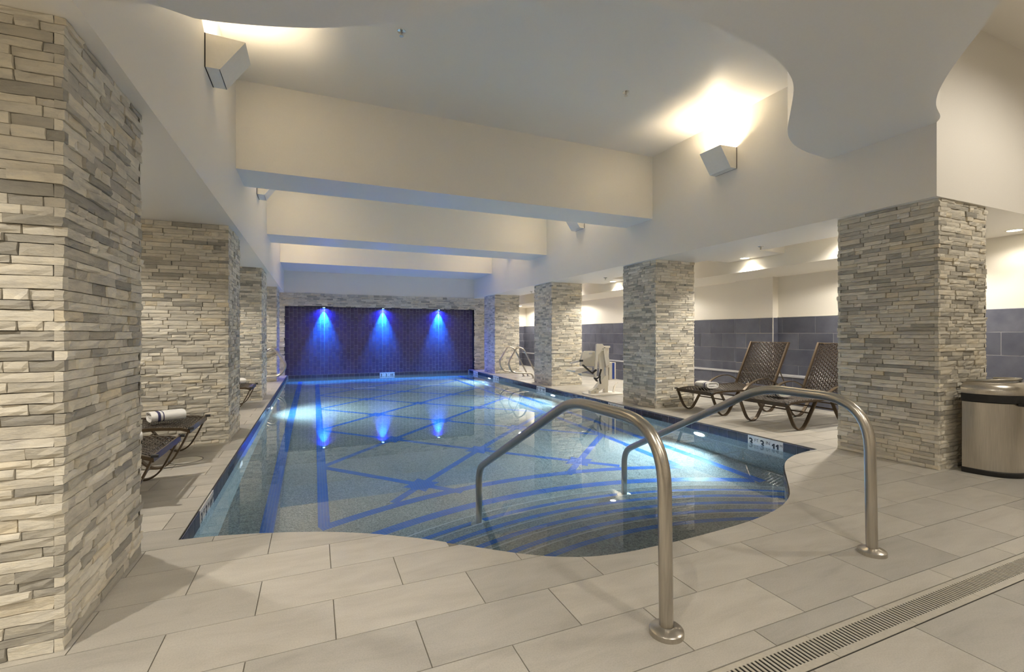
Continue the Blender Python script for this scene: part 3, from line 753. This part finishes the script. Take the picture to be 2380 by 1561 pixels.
for yv, lb in ((4.4, 'recessed downlight over the nearest left loungers'), (8.1, 'recessed downlight over the middle left loungers'), (11.8, 'recessed downlight over the left grab rail'), (14.55, 'added fill light at the far end of the left aisle'), (1.0, 'recessed downlight left of the nearest column')):
    downlight(-1.98, yv, 2.72, P_AISLE_L, lb, gA)  # the far end lamp is added fill to brighten the stone there
for yv, lb in ((3.85, 'added fill light in the low bulkhead behind the wide right column'), (8.75, 'added fill light in the low bulkhead behind the second right column'), (12.3, 'added fill light in the low bulkhead behind the third right column'), (15.3, 'added fill light in the low bulkhead at the far end')):
    downlight(6.85, yv, 2.21, P_BULK_FILL, lb, gA, spot=168, blend=0.25)  # added fill lamps that brighten the right aisle wall, mostly hidden by columns
gF = 'foreground ceiling downlights'
downlight(1.76, -0.36, ZB, P_FRONT, 'ceiling downlight above and behind the hand rails', gF, spot=140)
downlight(-0.15, 0.55, ZB, P_FRONT*0.7, 'ceiling downlight in front of the large left column', gF, spot=140)
for xx_, yy_ in ((0.2, -1.4), (3.0, -1.6), (-1.0, -0.8)):  # unseen lamps added as extra fill for the foreground
    downlight(xx_, yy_, ZB if xx_ > SL else SB, P_FRONT*0.6, 'added fill light behind the camera, %s of three' % {0.2: 'middle', 3.0: 'right', -1.0: 'left'}[xx_], gF, spot=140)
downlight(5.6, 0.5, ZC, P_FRONT*2.0, 'ceiling downlight in front of the column with the waste bin', gF, spot=165)
# blue spots over the navy tiles
for x_, lb in ((0.27, 'blue spot light washing the navy tiles, left of three'), (1.99, 'blue spot light washing the navy tiles, middle of three'), (3.77, 'blue spot light washing the navy tiles, right of three')):
    r = empty('blue_spotlight', (x_, 14.965, NZ)); tag(r, lb, 'spot light', 'blue spot lights of the end wall')
    MB().lathe([(0.045, 0.0), (0.045, -0.02), (0.036, -0.022), (0.034, -0.012)], (x_, 14.965, NZ), 16).build('housing', 'chrome', r, True)
    mb = MB(); mb.v = [(x_+0.034*math.cos(2*PI*k/14), 14.965+0.034*math.sin(2*PI*k/14), NZ-0.021) for k in range(14)]; mb.f = [tuple(range(14))]; mb.build('lens', 'lens_blue', r)
    lamp('blue_lamp', 'SPOT', (x_, 14.962, NZ-0.03), P_BLUE, BLUE, r, 0.02, (math.radians(7), 0, 0), math.radians(58), 1.0)
    lamp('blue_lamp_wide', 'SPOT', (x_, 14.962, NZ-0.03), P_BLUE*0.06, (0.03, 0.04, 1.0), r, 0.02, (0, 0, 0), math.radians(165), 0.8)
# sprinklers
def sprinkler(p, lab):
    x, y, z = p; r = empty('sprinkler', (x, y, z)); tag(r, lab, 'sprinkler', 'fire sprinklers')
    MB().lathe([(0.040, 0.0), (0.038, -0.006), (0.022, -0.010), (0.014, -0.010)], (x, y, z), 20).build('escutcheon', 'chrome', r, True)
    MB().lathe([(0.012, -0.008), (0.012, -0.028), (0.006, -0.034), (0.004, -0.045), (0.0005, -0.046)], (x, y, z), 10).build('body', 'drain_steel', r, True)
    MB().lathe([(0.0005, -0.046), (0.020, -0.047), (0.020, -0.050), (0.0005, -0.050)], (x, y, z), 14).build('deflector', 'chrome', r, True)
sprinkler((0.751, 4.395, ZC), 'ceiling sprinkler head left of the picture middle'); sprinkler((3.352, 4.467, ZC), 'ceiling sprinkler head near the right sconce')
sprinkler((5.644, 4.527, SB), 'sprinkler head under the right soffit above the loungers'); sprinkler((5.705, 8.313, SB), 'sprinkler head under the right soffit above the pool lift')
sprinkler((5.631, 11.817, SB), 'sprinkler head under the right soffit above the far grab rails')

# ------------------------------------------------------------------ steel hand rails into the pool
def hand_rail(X, yb, lab):
    r = empty('hand_rail', (X, yb, 0)); tag(r, lab, 'hand rail', 'steel hand rails at the pool steps')
    dy = yb-1.485
    raw = [(X, yb, 0.0), (X, yb+0.015, 0.83), (X, 2.22+dy*0.3, 0.835), (X, 3.77, 0.055), (X, 3.775, -0.925)]
    pts = [Vector(raw[0])]
    def corner(a, b, c, rad, n=10):
        a, b, c = Vector(a), Vector(b), Vector(c); p = b+(a-b).normalized()*rad; q = b+(c-b).normalized()*rad
        return [p*(1-k/n)**2+b*2*(k/n)*(1-k/n)+q*(k/n)**2 for k in range(n+1)]
    pts += corner(raw[0], raw[1], raw[2], 0.26)+corner(raw[1], raw[2], raw[3], 0.16)+corner(raw[2], raw[3], raw[4], 0.12)+[Vector(raw[4])]
    MB().tube(pts, 0.0280, 20).build('tube', 'steel', r, True)
    prof = [(0.0285, 0.034), (0.036, 0.030), (0.060, 0.025), (0.067, 0.019), (0.068, 0.0)]
    MB().lathe(prof, (X, yb, 0.0), 32).build('flange', 'steel', r, True)
    MB().lathe([(a, b*0.6) for a, b in prof], (X, 3.775, -0.93), 28).build('flange', 'steel', r, True)
hand_rail(1.30, 1.47, 'brushed steel hand rail in front, closest to the camera'); hand_rail(2.81, 1.565, 'brushed steel hand rail farther right in front of the loungers')

# ------------------------------------------------------------------ grab rails further along the pool
def grab_rail(X0, sx, y, lab):
    """D-shaped rail: two feet on the deck, loop reaching over the pool edge"""
    r = empty('grab_rail', (X0+sx*0.5, y, 0)); tag(r, lab, 'grab rail', 'D-shaped pool grab rails')
    P = lambda d, z: (X0+sx*d, y, z)
    path = smooth_path([P(0.66, 0.0), P(0.60, 0.13), P(0.02, 0.17), P(-0.10, 0.42), P(0.18, 0.86), P(0.36, 0.80), P(0.80, 0.0)], 0.14, 7)
    MB().tube(path, 0.0215, 12).build('tube', 'steel', r, True)
    for d in (0.66, 0.80): MB().lathe([(0.024, 0.02), (0.05, 0.012), (0.052, 0.0)], P(d, 0), 18).build('flange', 'steel', r, True)
grab_rail(PX1, 1, 11.38, 'steel grab rail by the right pool edge, nearer of the pair'); grab_rail(PX1, 1, 12.02, 'steel grab rail by the right pool edge, farther of the pair')
grab_rail(PX0, -1, 12.75, 'steel grab rail by the left pool edge, nearer of the pair'); grab_rail(PX0, -1, 13.1, 'steel grab rail by the left pool edge, farther of the pair')

# ------------------------------------------------------------------ sun loungers
def weave(surf, nu, nv, wu, wv, amp):
    """real ribbons over and under; surf(u,v) -> point, normal"""
    mb = MB()
    def rib(fix, along, n_al, half, vertical):
        vs = []
        for k in range(2*n_al+1):
            t = k/(2*n_al); ph = (k//2+fix_i) % 2
            off = amp*(1 if ((k+2*fix_i) % 4) in (1,) else -1 if ((k+2*fix_i) % 4) in (3,) else 0)*(1 if not vertical else -1)
            for s in (-1, 1):
                u, v = (t, fix+s*half) if not vertical else (fix+s*half, t)
                p, nn = surf(min(max(u, 0), 1), min(max(v, 0), 1)); vs.append(p+nn*off)
        m_ = len(vs)//2; mb.add(vs, [(2*i, 2*i+1, 2*i+3, 2*i+2) for i in range(m_-1)])
    for fix_i in range(nv): rib((fix_i+0.5)/nv, 'u', nu, wv/2/nv, False)
    for fix_i in range(nu): rib((fix_i+0.5)/nu, 'v', nv, wu/2/nu, True)
    return mb
HW = 0.33                                             # half width of the lounger
def seat_z(s):
    P = [(0.0, 0.330), (0.06, 0.352), (0.25, 0.366), (0.55, 0.362), (0.85, 0.372), (1.30, 0.385)]
    for (a, za), (b, zb) in zip(P, P[1:]):
        if s <= b: return za+(zb-za)*(s-a)/(b-a)
    return P[-1][1]
BK0, BK1 = Vector((1.28, 0, 0.39)), Vector((1.63, 0, 1.06))
bd = (BK1-BK0).normalized(); bn = Vector((-bd.z, 0, bd.x))
def seat_s(u, v): return Vector((0.02+u*1.26, (v-0.5)*2*(HW-0.02), seat_z(0.02+u*1.26)-0.018*math.sin(PI*v))), Vector((0, 0, 1))
def back_s(u, v): return BK0+bd*(u*(BK1-BK0).length)+Vector((0, (v-0.5)*2*(HW-0.02), 0))-bn*(-0.02*math.sin(PI*v)), bn
_sw = weave(seat_s, 48, 18, 0.60, 0.80, 0.0065).mesh('seat_weave', 'wicker', fix=False); _bw = weave(back_s, 28, 18, 0.60, 0.80, 0.0065).mesh('back_weave', 'wicker', fix=False)
def lounger_proto():
    r = empty('sun_lounger', (0, 0, 0))
    stuff(put('seat_weave', _sw, r)); stuff(put('back_weave', _bw, r))
    for s in (-1, 1):
        y = s*(HW+0.012)
        MB().ribbon([(k*0.07, y, seat_z(k*0.07)-0.012) for k in range(19)], (0, 1, 0), 0.022, 0.026).build('side_rail', 'bronze_metal', r)
        lp = catmull([(0.0, y, 0.335), (0.06, y, 0.20), (0.13, y, 0.07), (0.20, y, 0.014), (0.27, y, 0.012), (0.34, y, 0.06), (0.44, y, 0.20), (0.54, y, 0.345)], 4)
        MB().ribbon(lp, (0, 1, 0), 0.046, 0.013).build('leg', 'bronze_metal', r)
        lp = catmull([(0.84, y, 0.355), (0.92, y, 0.22), (1.02, y, 0.07), (1.10, y, 0.014), (1.20, y, 0.012), (1.28, y, 0.06), (1.42, y, 0.22), (1.56, y, 0.36)], 4)
        MB().ribbon(lp, (0, 1, 0), 0.046, 0.013).build('leg', 'bronze_metal', r)
        ya = s*(HW+0.035)
        MB().ribbon(catmull([(0.62, ya, 0.36), (0.74, ya, 0.44), (0.92, ya, 0.505), (1.10, ya, 0.51), (1.26, ya, 0.455), (1.42, ya, 0.37)], 5), (0, 1, 0), 0.045, 0.012).build('armrest', 'bronze_metal', r)
        MB().ribbon([tuple(BK0+bd*t+Vector((0, y, 0))) for t in (-0.03, 0.2, 0.4, 0.6, (BK1-BK0).length+0.01)], (0, 1, 0), 0.026, 0.036).build('back_stile', 'bronze_metal', r)
        MB().tube([(1.44, y*0.92, 0.66), (1.62, y*0.92, 0.34)], 0.008, 8).build('back_strut', 'bronze_metal', r)
    MB().ribbon([(0.0, -HW-0.03, 0.325), (0.0, HW+0.03, 0.325)], (1, 0, 0), 0.012, 0.05).build('foot_bar', 'bronze_metal', r)
    MB().tube([(BK1.x, -HW, BK1.z), (BK1.x, HW, BK1.z)], 0.012, 8).build('top_bar', 'bronze_metal', r)
    for x_, z_ in ((0.44, 0.20), (0.92, 0.215), (1.42, 0.215)): MB().tube([(x_, -HW, z_), (x_, HW, z_)], 0.009, 8).build('cross_bar', 'bronze_metal', r)
    for s in (-1, 1):
        MB().tube([(0.01, s*(HW+0.03), 0.345), (-0.035, s*(HW+0.03), 0.343)], 0.012, 8).build('end_cap', 'black', r)
    return r
proto = lounger_proto(); first = True
def lounger(x, y, rz, lab):
    global first
    o = proto if first else copy_tree(proto); first = False
    o.location = (x, y, 0); o.rotation_euler = (0, 0, rz); tag(o, lab, 'sun lounger', 'brown woven sun loungers'); return o
lounger(5.33, 4.26, 0, 'brown woven lounger on the right, partly behind the wide stone column')
lounger(5.30, 5.40, 0, 'brown woven lounger on the right with folded towel, next to the second stone column')
lounger(-1.04, 4.34, PI, 'brown woven lounger on the left, half hidden by the large column')
lounger(-1.04, 5.38, PI, 'brown woven lounger on the left with towel, second from the camera')
lounger(-0.93, 8.78, PI, 'brown woven lounger on the left between second and third column')

# ------------------------------------------------------------------ folded towels
def towel(loc, rz, lab, L=0.27, W=0.22):
    """flattened roll: rounded spiral section swept along its length"""
    r = empty('towel', loc); r.rotation_euler = (0, 0, rz); tag(r, lab, 'towel', 'folded white towels with navy stripe')
    def sec(off, n=28):
        a, b = W/2-off, 0.046-off; out = []
        for k in range(n):
            t = 2*PI*k/n; c, s = math.cos(t), math.sin(t)
            out.append((math.copysign(abs(c)**0.7, c)*a, 0.048+math.copysign(abs(s)**0.7, s)*b))
        return out
    def shell(o0, o1, name, mat, inset):
        A, B = sec(o0), sec(o1); n_ = len(A); mb = MB()
        for x_ in (-L/2+inset, L/2-inset):
            mb.v += [(x_, p, q) for p, q in A]+[(x_, p, q) for p, q in B]
        m2 = 2*n_
        for k in range(n_):
            j = (k+1) % n_
            mb.f += [(k, j, m2+j, m2+k), (n_+k, m2+n_+k, m2+n_+j, n_+j), (k, n_+k, n_+j, j), (m2+k, m2+j, m2+n_+j, m2+n_+k)]
        me = mb.mesh(name, mat, True); o = bpy.data.objects.new(name, me); COL.objects.link(o); o.parent = r; return o
    shell(0.0, 0.010, 'outer_fold', 'towel_white', 0.0); shell(0.013, 0.022, 'inner_fold', 'towel_white', 0.006)
    mb = MB().box((-L/2+0.01, -W/2+0.03, 0.034), (L/2-0.01, W/2-0.03, 0.062)); o = bpy.data.objects.new('core_fold', mb.mesh('core_fold', 'towel_white')); COL.objects.link(o); o.parent = r
    for x_, wd in ((-0.085, 0.022), (-0.045, 0.008)):
        A = sec(-0.0012); n_ = len(A); mb = MB(); mb.v = [(x_, p, q) for p, q in A]+[(x_+wd, p, q) for p, q in A]
        mb.f = [(k, (k+1) % n_, n_+(k+1) % n_, n_+k) for k in range(n_)]
        o = bpy.data.objects.new('stripe', mb.mesh('stripe', 'navy_cloth', True)); COL.objects.link(o); o.parent = r
    return r
TZ = 0.375
towel((5.58, 5.42, TZ), PI/2*0.95, 'white towel with navy stripes on the right lounger by the second column')
towel((5.72, 4.33, TZ), PI/2*0.9, 'white towel on the right lounger behind the hand rail')
towel((-1.30, 5.38, TZ), 0.45, 'white towel with navy stripe on the second left lounger')
towel((-1.36, 4.36, TZ), 0.45, 'white towel on the left lounger, mostly hidden by the large column')
towel((-1.20, 8.80, TZ), 0.5, 'white striped towel on the far left lounger')

# ------------------------------------------------------------------ pool lift
LYP = 7.86
lift = empty('pool_lift', (5.3, LYP, 0)); tag(lift, 'white pool access lift with folded seat and black belt', 'pool lift')
def lp_(cx, cy, Y=LYP):
    p = on_y(1300+cx/10.406, 780+cy/10.406, Y); return (p.x, max(p.z, 0.0))
def lpoly(name, pts, y0, y1, mat='white_plastic', parent=lift):
    return MB().prism_y([lp_(*p) for p in pts], LYP+y0, LYP+y1).build(name, mat, parent)
MB().prism([(4.98, 7.62), (5.66, 7.62), (5.70, 7.75), (5.70, 8.0), (5.62, 8.12), (5.02, 8.12), (4.95, 8.0), (4.95, 7.75)], 0.0, 0.02).build('base_plate', 'white_metal', lift)
ft = lpoly('foot_arm', [(735, 1400), (735, 1330), (840, 1270), (1000, 1060), (1100, 945), (1150, 940), (1150, 1200), (1060, 1255), (930, 1330), (905, 1400)], -0.05, 0.05)
lpoly('mast', [(1130, 1400), (1165, 260), (1245, 270), (1215, 1400)], 0.06, 0.13)
lpoly('mast_cap', [(1060, 290), (1060, 245), (1245, 245), (1245, 290)], 0.02, 0.14)
lpoly('front_arm', [(820, 990), (868, 210), (900, 190), (985, 195), (985, 300), (915, 470), (868, 1010)], -0.045, -0.01)
lpoly('rear_arm', [(1000, 1040), (945, 500), (960, 320), (985, 195), (1030, 195), (1075, 250), (1075, 330), (1060, 960)], -0.02, 0.03)
ac = lpoly('actuator', [(1030, 300), (1075, 290), (1140, 440), (1175, 600), (1175, 760), (1100, 760), (1060, 560)], -0.06, 0.03)
lpoly('actuator_rod', [(1095, 760), (1160, 760), (1150, 1120), (1110, 1120)], -0.03, 0.02, 'white_metal')
bx = lpoly('battery_box', [(1180, 640), (1335, 640), (1335, 1065), (1180, 1065)], -0.04, 0.10)
lpoly('blue_label', [(1250, 650), (1305, 650), (1305, 1040), (1250, 1040)], -0.0425, -0.0395, 'blue_panel', bx)
lpoly('seat_back', [(590, 745), (588, 600), (625, 450), (655, 395), (710, 372), (870, 368), (930, 380), (930, 745)], 0.10, 0.15)
lpoly('seat_slot', [(780, 415), (860, 412), (860, 442), (780, 445)], 0.097, 0.103, 'grey_plastic')
lpoly('seat_pan', [(410, 860), (520, 790), (830, 775), (830, 830), (560, 890), (430, 885)], 0.06, 0.42)
lpoly('armrest', [(285, 675), (300, 655), (500, 590), (585, 585), (585, 625), (500, 640)], 0.02, 0.07, 'grey_plastic')
lpoly('armrest_pivot', [(498, 585), (585, 580), (585, 625), (498, 625)], 0.015, 0.02, 'black')
lpoly('foot_rest', [(520, 915), (690, 915), (885, 970), (885, 1005), (560, 975), (525, 950)], -0.02, 0.10)
for nm, P, wd in (('belt', [(515, 700), (610, 790), (735, 900), (830, 815)], 0.055), ('belt', [(955, 800), (905, 985), (850, 1030), (780, 1010)], 0.03), ('belt', [(925, 960), (920, 1060), (940, 1150)], 0.028), ('belt', [(800, 1020), (855, 1090)], 0.05)):
    MB().ribbon([(lp_(*p)[0], LYP-0.085, lp_(*p)[1]) for p in P], (0, 1, 0), wd, 0.022).build(nm, 'black', lift)
for cx, cy in ((890, 1275), (830, 1352), (1130, 715), (1052, 282), (995, 350)):
    x_, z_ = lp_(cx, cy); MB().tube([(x_, LYP-0.085, z_), (x_, LYP-0.05, z_)], 0.013, 10).build('bolt', 'drain_steel', lift)
MB().ribbon([(5.60, LYP+0.02, 0.02), (5.63, LYP+0.02, 0.14), (5.70, LYP+0.02, 0.22)], (0, 1, 0), 0.03, 0.03).build('brake_lever', 'white_metal', lift)

# ------------------------------------------------------------------ waste bin
bc = (5.53, 2.195)
bn_ = empty('waste_bin', (bc[0], bc[1], 0)); tag(bn_, 'half round brushed steel waste bin with black band beside the stone column', 'waste bin')
def half(rx, ry, n_=28):
    pts = []
    for k in range(n_+1):
        a = PI+PI*k/n_; c, s = math.cos(a), math.sin(a); pts.append((bc[0]+math.copysign(abs(c)**0.8, c)*rx, bc[1]+math.copysign(abs(s)**0.85, s)*ry))
    return pts
def hloft(levels, name, mat, cap=True):
    rings = [half(rx, ry) for rx, ry, z in levels]; n_ = len(rings[0]); mb = MB()
    for rg, (rx, ry, z) in zip(rings, levels): mb.v += [(x_, y_, z) for x_, y_ in rg]
    for i in range(len(levels)-1):
        for k in range(n_): j = (k+1) % n_; mb.f.append((i*n_+k, i*n_+j, (i+1)*n_+j, (i+1)*n_+k))
    if cap: mb.f += [tuple(range(n_)), tuple(range((len(levels)-1)*n_, len(levels)*n_))]
    return mb.build(name, mat, bn_, True)
hloft([(0.315, 0.325, 0.0), (0.322, 0.332, 0.01), (0.322, 0.332, 0.04), (0.312, 0.322, 0.045)], 'base', 'black')
hloft([(0.310, 0.320, 0.045), (0.310, 0.320, 0.615)], 'body', 'steel')
hloft([(0.300, 0.310, 0.615), (0.326, 0.336, 0.625), (0.330, 0.340, 0.685), (0.32, 0.33, 0.69)], 'rim_band', 'black')
MB().box((bc[0]-0.16, bc[1]-0.345, 0.60), (bc[0]-0.02, bc[1]-0.30, 0.63)).build('latch', 'black', bn_)
hloft([(0.328, 0.338, 0.688), (0.330, 0.340, 0.715), (0.318, 0.328, 0.755), (0.285, 0.295, 0.782), (0.235, 0.25, 0.790)], 'lid', 'steel', False)
hloft([(0.235, 0.25, 0.788), (0.22, 0.235, 0.70)], 'lid_opening', 'black')
rg = half(0.228, 0.243, 20); mb = MB(); mb.tube([(x_, y_, 0.792+0.018*max(0, math.sin(PI*k/20))) for k, (x_, y_) in enumerate(rg)], 0.012, 8); mb.build('lid_rim', 'steel', bn_, True)

# ------------------------------------------------------------------ small things on the deck
sk = empty('skimmer_lid', (-1.12, 5.28, 0)); tag(sk, 'round lid set in the left deck beneath the second lounger', 'lid')
MB().lathe([(0.0005, 0.003), (0.125, 0.003), (0.13, 0.0005)], (-1.12, 5.28, 0.0), 32).build('cover', 'white_plastic', sk)
MB().lathe([(0.132, 0.0005), (0.132, 0.0025), (0.14, 0.0025), (0.14, 0.0005)], (-1.12, 5.28, 0.0), 32).build('lid_ring', 'grout', sk)
